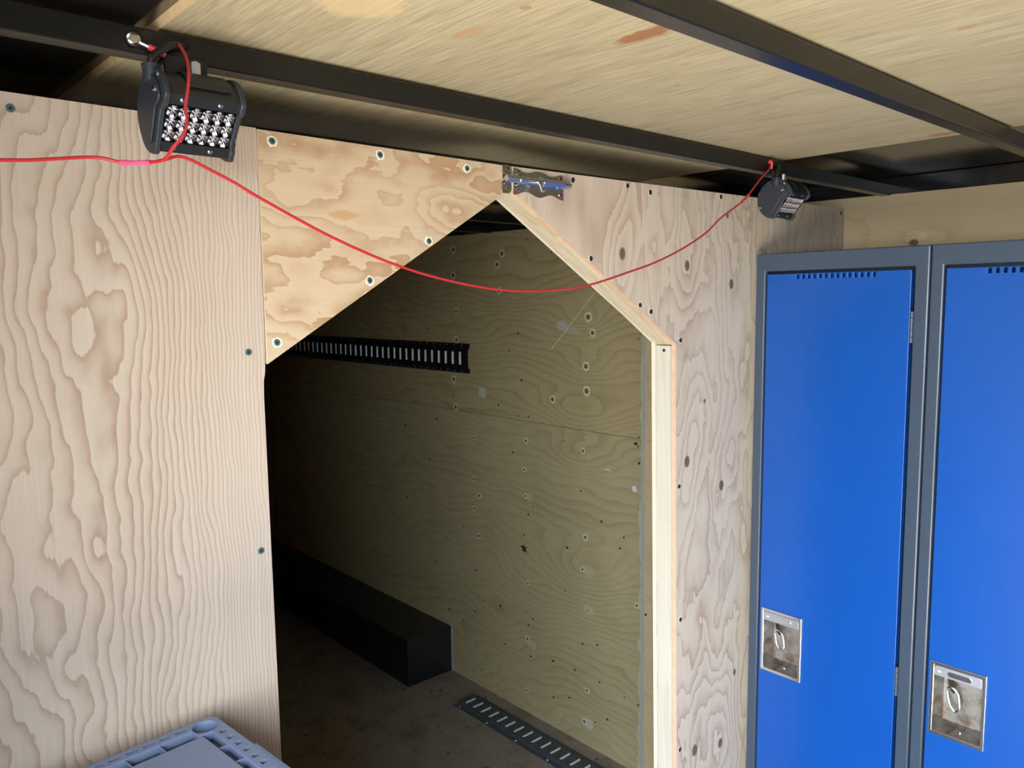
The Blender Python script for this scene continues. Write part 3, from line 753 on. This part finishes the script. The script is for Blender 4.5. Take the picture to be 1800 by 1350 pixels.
# ------------------------------------------------------------------ lockers
LX, LW_, LD, LH = 1.641, .3770, .452, 1.798
def locker(y0, label):
    """y0: far edge of the unit; it runs to y0-LW_; local origin at far front foot"""
    root = tag(empty('locker', (LX, y0, 0)), label, 'locker', 'pair of blue lockers')
    bm = NB()
    t = .0012*8
    box(bm, (.004, -LW_+.0005, .10), (LD, -LW_+t, LH-.002)); box(bm, (.004, -t, .10), (LD, -.0005, LH-.002))
    box(bm, (.004, -LW_+t, LH-t), (LD, -t, LH-.002)); box(bm, (.004, -LW_+t, .10), (LD, -t, .11)); box(bm, (LD-.006, -LW_+t, .11), (LD, -t, LH-t))
    obj('body', bm, m_gray, root)
    for yy in (-LW_+.002, -.042):
        for xx in (.012, LD-.05):
            bm = NB(); box(bm, (xx, yy, 0), (xx+.035, yy+.04, .10)); obj('leg', bm, m_gray, root)
    bm = NB(); us, vv, so = rect_holes(-LW_, 0, .10, LH, [(-LW_+.0270, -.0235, .15, 1.7575)])
    plate(bm, us, vv, so, 0, .016, YZ); obj('frame', bm, m_gray, root, bevel=.0030)
    # door with vent slots and handle opening
    d0, d1, zt, zb = -.0275, -.3430, 1.7510, .156
    vents = [(-.0985-.0129*k-.0062, -.0985-.0129*k, 1.7395, 1.7490) for k in range(14)]
    vents += [(v[0], v[1], .20, .2095) for v in vents]
    pan = (-.1340, -.0350, .8145, .9645)
    us, vv, so = rect_holes(d1, d0, zb, zt, vents + [pan])
    bm = NB(); plate(bm, us, vv, so, .0015, .017, YZ); door = obj('door', bm, m_blue, root, bevel=.0010)
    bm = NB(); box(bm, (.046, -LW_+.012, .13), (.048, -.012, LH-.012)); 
    obj('door_shade', bm, m_inside, root).name = 'shade_sheet'  # added dark sheet behind door gaps and vents, imitates the shaded interior
    # recessed handle pan
    u0, u1, v0, v1 = pan
    bm = NB(); us, vv, so = rect_holes(u0-.0015, u1+.0015, v0-.0015, v1+.0015, [(u0+.0055, u1-.0055, v0+.0055, v1-.0055)])
    plate(bm, us, vv, so, -.0022, .0018, YZ); obj('pan_rim', bm, m_rim, door, bevel=.0012)
    bm = NB()
    o0, o1, q0, q1 = u0+.0055, u1-.0055, v0+.0055, v1-.0055
    i0, i1, j0, j1, dp = o0+.008, o1-.008, q0+.014, q1, .034
    A_ = [bm.verts.new((.0012, a, b)) for a, b in ((o0,q0),(o1,q0),(o1,q1),(o0,q1))]
    B_ = [bm.verts.new((dp, a, b)) for a, b in ((i0,j0),(i1,j0),(i1,j1),(i0,j1))]
    for k in range(4): bm.faces.new((A_[k], A_[(k+1) % 4], B_[(k+1) % 4], B_[k]))
    bm.faces.new(B_)
    obj('handle_pan', bm, m_pan, door)
    bm = NB(); prism(bm, [(o0+.001, q1-.0215), (o1-.001, q1-.0215), (o1-.001, q1-.004), (o1-.004, q1-.001), (o0+.004, q1-.001), (o0+.001, q1-.004)], -.001, .003, YZ)
    plt = obj('lift_plate', bm, m_lift, door, bevel=.0006)
    bm = NB(); pr = []
    cy, cz, hl, rr = (o0+o1)/2-.003, q1-.0115, .017, .0052
    for k in range(9): a = math.pi/2 + math.pi*k/8; pr.append((cy-hl+rr*math.cos(a), cz+rr*math.sin(a)))
    for k in range(9): a = -math.pi/2 + math.pi*k/8; pr.append((cy+hl+rr*math.cos(a), cz+rr*math.sin(a)))
    prism(bm, pr, -.0026, -.0008, YZ); obj('thumb_lift', bm, m_rim, plt, bevel=.0005)
    bm = NB()
    for k in range(3): box(bm, (-.0013, o1-.013+.0024*k, cz-.0022), (-.0009, o1-.0115+.0024*k, cz+.0016))
    obj('stamped_mark', bm, m_white, plt)
    bm = NB(); lathe(bm, [(.0030, 0), (.0030, .0008), (.0016, .0014)], 10, Matrix.Translation((.013, cy, q0+.0068)) @ Euler((0, -math.pi*.32, 0)).to_matrix().to_4x4())
    obj('rivet', bm, m_rim, door, smooth='auto')
    # hasp tab the clip hangs from
    bm = NB(); prism(bm, [(o1-.018, q1-.020), (o1-.026, q1-.020), (o1-.036, q1-.050), (o1-.032, q1-.057), (o1-.025, q1-.050)], .015, .018, YZ)
    obj('hasp', bm, m_tab, door, bevel=.0005)
    # hinges on the near side of the door
    for zc in (1.6365, .896):
        bm = NB()
        for k in range(5): lathe(bm, [(.0042, zc-.031+.0126*k), (.0042, zc-.031+.0126*k+.0118)], 12, Matrix.Translation((.0005, d1-.0045, 0)))
        obj('hinge', bm, m_gray, root, smooth='auto')
    return root, (o0, o1, q0, q1)
LK1, pan_r = locker(-.0125, 'blue steel locker with grey frame, far one standing against the partition')
LK2, _ = locker(-.3925, 'blue steel locker with grey frame, near one cut off by the right photo edge')
def carabiner(y0, label):
    o0, o1, q0, q1 = pan_r
    c = Vector((LX+.0165, y0 + (o1-.0325), q1-.0690))
    root = tag(empty('carabiner', c), label, 'carabiner', 'silver clips hanging in the locker handles')
    h, w = .0240, .0100
    full = []
    for k in range(40):
        a = 2*math.pi*k/40
        yy = w*max(-1, min(1, 1.15*math.cos(a))); zz = h*math.sin(a) + (.003*math.cos(a))
        if abs(zz) > h-w: pass
        full.append(Vector((0, yy*(1+.12*math.sin(a)), zz)))
    # body leaves a gap on the far side for the gate
    body = [p for p in full]
    gate_idx = [k for k in range(40) if math.cos(2*math.pi*k/40) > .55 and -.35 < math.sin(2*math.pi*k/40) < .62]
    bodyp = [full[k % 40] for k in range(max(k for k in gate_idx if k < 20), 40 + min([k-40 for k in gate_idx if k > 20] + [0])+1)]
    bm = NB(); tube(bm, bodyp, .0029, 8); obj('clip_body', bm, m_steel, root, smooth='auto')
    bm = NB(); tube(bm, [bodyp[0]+Vector((0,.0002,.0005)), (bodyp[0]+bodyp[-1])/2, bodyp[-1]+Vector((0,0,.004))], .0016, 8); obj('gate', bm, m_steel, root, smooth='auto')
    bm = NB(); tube(bm, [bodyp[-1], bodyp[-1]+Vector((0, .0004, .0035))], .0031, 8); obj('gate_nose', bm, m_steel, root, smooth='auto')
    root.rotation_euler = (math.radians(-10), 0, 0)
carabiner(-.0125, 'silver spring clip hanging in the handle recess of the far blue locker')
carabiner(-.3925, 'silver spring clip hanging in the handle recess of the near blue locker')

# ------------------------------------------------------------------ storage totes, only the top lid in view
def lid_build(root, z):
    """lid with top at local height z; far right corner at local (0,0)"""
    LXs, LYs = .520, .340
    th = .010
    holes = []
    for k in range(24): holes.append((-.0525-.0193*k, -.0395-.0193*k, -.0124, -.0068))
    for k in range(14): holes.append((-.0144, -.0066, -.0502-.0193*k, -.0424-.0193*k))
    cs = .036
    us, vv, so = rect_holes(-LXs, 0, -LYs, 0, holes + [(-LXs+.0193, -.0193, -LYs+.0184, -.0184), (-cs, 0, -cs, 0)])
    bm = NB(); plate(bm, us, vv, so, z-th, z, XY)
    # corner with the round cup
    cx, cy, r = -.0210, -.0205, .0148
    n = 48; inn = []; outp = []
    for k in range(n):
        a = 2*math.pi*k/n; dx, dy = math.cos(a), math.sin(a)
        inn.append((cx+r*dx, cy+r*dy))
        ts = []
        if dx > 0: ts.append((0-cx)/dx)
        if dx < 0: ts.append((-cs-cx)/dx)
        if dy > 0: ts.append((0-cy)/dy)
        if dy < 0: ts.append((-cs-cy)/dy)
        t = min(q for q in ts if q > 0)
        if dx > 0 and dy > 0: t = min(t, .0228)
        outp.append((cx+t*dx, cy+t*dy))
    vo = [bm.verts.new((a, b, z)) for a, b in outp]; vi = [bm.verts.new((a, b, z)) for a, b in inn]
    vob = [bm.verts.new((a, b, z-th)) for a, b in outp]; vib = [bm.verts.new((cx+(a-cx)*.92, cy+(b-cy)*.92, z-.013)) for a, b in inn]
    for k in range(n):
        j = (k+1) % n
        bm.faces.new((vo[k], vo[j], vi[j], vi[k])); bm.faces.new((vi[k], vi[j], vib[j], vib[k])); bm.faces.new((vo[j], vo[k], vob[k], vob[j]))
    bm.faces.new(vib)
    lid = obj('lid', bm, m_tote, root, bevel=.0006)
    bm = NB(); box(bm, (-LXs+.002, -LYs+.002, z-.0155), (-.002, -.002, z-.0135)); obj('lid_underside', bm, m_tote, lid)
    bm = NB(); prism(bm, [(-.0310,-.0375),(-LXs+.031,-.0375),(-LXs+.031,-LYs+.0375),(-.0310,-LYs+.0375)], z-.0137, z-.0008, XY)
    obj('lid_panel', bm, m_tote, lid, bevel=.0012)
    for k in range(11):
        x = -.0758-.0391*k
        for ya, yb_ in ((-.0375, -.0184), (-LYs+.0184, -LYs+.0375)):
            bm = NB(); box(bm, (x-.0008, ya, z-.0137), (x+.0008, yb_, z-.0018)); obj('rib', bm, m_tote, lid)
    for k in range(6):
        y = -.0760-.0400*k
        for xa, xb in ((-.0310, -.0193), (-LXs+.0193, -LXs+.0310)):
            bm = NB(); box(bm, (xa, y-.0008, z-.0137), (xb, y+.0008, z-.0018)); obj('rib', bm, m_tote, lid)
    bm = NB(); box(bm, (0, -.30, z-.020), (.0042, -.100, z-.0005)); obj('lid_grip', bm, m_tote, lid, bevel=.001)
    bm = NB(); us, vv, so = rect_holes(-LXs, -.0005, -LYs, -.0005, [(-LXs+.002, -.0025, -LYs+.002, -.0025)]); plate(bm, us, vv, so, z-.024, z-th, XY)
    obj('lid_skirt', bm, m_tote, lid)
    return LXs, LYs
LIDZ = 1.180
HT = LIDZ/3
for k, lab in ((2, 'blue-grey plastic storage tote lid in the lower left corner, topmost of its stack'),
               (1, 'blue-grey plastic storage tote in the middle of the stack by the partition'),
               (0, 'blue-grey plastic storage tote at the bottom of the stack by the partition')):
    root = tag(empty('storage_tote', (.345, -.0325, HT*k)), lab, 'storage tote', 'stacked storage totes')
    root.rotation_euler = (0, 0, .095)
    lx, ly = lid_build(root, HT)
    bm = NB()
    tp, bt = .012, .040
    def ring(i, z): return [bm.verts.new((a, b, z)) for a, b in ((-lx+i, -ly+i), (-i, -ly+i), (-i, -i), (-lx+i, -i))]
    r0, r1, r3 = ring(bt, .0005), ring(tp, HT-.016), ring(tp+.003, HT-.016); r2_ = ring(bt+.003, .004)
    for a_, b_ in ((r0, r1), (r1, r3), (r3, r2_)):
        for q in range(4): bm.faces.new((a_[q], a_[(q+1) % 4], b_[(q+1) % 4], b_[q]))
    bm.faces.new(r0[::-1]); bm.faces.new(r2_)
    obj('tote_body', bm, m_tote, root, bevel=.004)

# ------------------------------------------------------------------ cargo tracks
def track(root, length, m_base, m_lip, n, first, lipflip, dots):
    """local frame: x along track, y across, z out of the surface"""
    half = .0640
    bm = NB()
    for s in (-1, 1):
        box(bm, (0, min(s*half, s*.046), .0002), (length, max(s*half, s*.046), .0026))
        prism(bm, [(s*.046, .0002), (s*.046, .0026), (s*.040, .0115), (s*.037, .0115), (s*.0435, .0002)], 0, length, lambda u, v, d: (d, u, v))
    obj('track_flange', bm, m_base, root)
    holes = [(first+.0508*k-.0078, first+.0508*k+.0078, -.0275, .0275) for k in range(n)]
    us, vv, so = rect_holes(0, length, -.0400, .0400, holes)
    bm = NB(); plate(bm, us, vv, so, .0095, .0117, XY); obj('track_web', bm, m_base, root)
    bm = NB(); prism(bm, [(-.0030,.0010),(.0030,.0010),(.0030,.0105),(.0018,.0126),(-.0018,.0126),(-.0030,.0105)], -.0268, .0268, lambda u, v, d: (u, d, v))
    lip0 = obj('slot_lip', bm, m_lip, root)
    for k in range(n):
        o = lip0 if k == 0 else link_copy(lip0, root)
        o.location = (first+.0508*k+lipflip*.0058, 0, 0)
    if dots:
        me = disc_mesh('rivet_hole', [(.0026,.0001,0),(.0022,.0007,0)], [m_steelb], 8)
        for k in range(n):
            for s in (-1, 1):
                o = bpy.data.objects.new('rivet_hole', me); COL.objects.link(o); o.parent = root
                o.location = (first+.0508*k, s*.0555, .0026); o.scale = (1, 1, 1)
tw = tag(empty('cargo_track', (W, 1.615, 1.4525)), 'black slotted cargo track screwed along the inner right wall', 'cargo track')
# local x -> +Y, local y -> +Z, local z -> -X
tw.matrix_world = Matrix(((0, 0, -1, W), (1, 0, 0, 1.615), (0, 1, 0, 1.4525), (0, 0, 0, 1))) @ Matrix.Identity(4)
tw.matrix_world = Matrix(((0, 0, -1, W), (1, 0, 0, 1.615), (0, 1, 0, 1.4525), (0, 0, 0, 1)))
track(tw, 3.05, m_track, m_steelb, 59, .052, 1, True)
tf = tag(empty('cargo_track', (1.969, 1.525, 0)), 'grey slotted cargo track on the floor beside the wall', 'cargo track')
tf.rotation_euler = (0, 0, -math.pi/2)
track(tf, 1.44, m_trackgal, m_steelb, 28, .035, -.6, False)
for k in range(8):
    bm = NB(); lathe(bm, [(.004, .0026), (.004, .0045), (.002, .0055)], 10, Matrix.Translation((.03+.175*k, -.0555, 0)))
    obj('track_screw', bm, m_steelb, tf, smooth='auto')

# ------------------------------------------------------------------ wheel well box and loose wire in the far room
ww = tag(empty('wheel_well_box', (1.974, 1.786, 0)), 'long black steel box on the floor along the inner right wall', 'steel box')
def wwp(name, bm, mat, **k):
    o = obj(name, bm, mat, ww, **k); o.matrix_parent_inverse = Matrix.Translation(-ww.location); return o
bm = NB(); box(bm, (1.852, 1.784, .0005), (W-.0005, 3.9, .213)); wwp('box_body', bm, m_well, bevel=.003)
bm = NB(); box(bm, (1.870, 1.7825, .010), (W-.012, 1.7845, .200)); wwp('end_plate', bm, m_well, bevel=.001)
bm = NB(); prism(bm, [(1.7675,.001),(1.784,.001),(1.784,.220),(1.768,.224),(1.772,.20),(1.7785,.18),(1.7775,.05)], W-.003, W-.0003, YZ); wwp('caulk_bead', bm, m_caulk)
wlp = tag(empty('loose_wire', (W, 3.05, 1.38)), 'loose dark red wire loop hanging on the inner wall below the cargo track', 'wire')
bm = NB(); tube(bm, catmull([(2.082,3.10,1.52),(2.080,3.06,1.49),(2.076,3.025,1.418),(2.076,3.036,1.377),(2.076,3.171,1.322),(2.076,3.294,1.293),(2.076,3.404,1.301),(2.076,3.456,1.341),(2.078,3.40,1.40),(2.081,3.33,1.44)], 5), .0022, 6)
o = obj('wire_strand', bm, m_red, wlp, smooth='auto'); o.matrix_parent_inverse = Matrix.Translation(-wlp.location)
bm = NB(); tube(bm, catmull([(2.080,3.36,1.42),(2.085,3.52,1.30),(2.088,3.56,1.1),(2.088,3.57,.6),(2.09,3.58,.22)], 5), .0016, 6)
o = obj('wire_strand', bm, m_cable, wlp, smooth='auto'); o.matrix_parent_inverse = Matrix.Translation(-wlp.location)
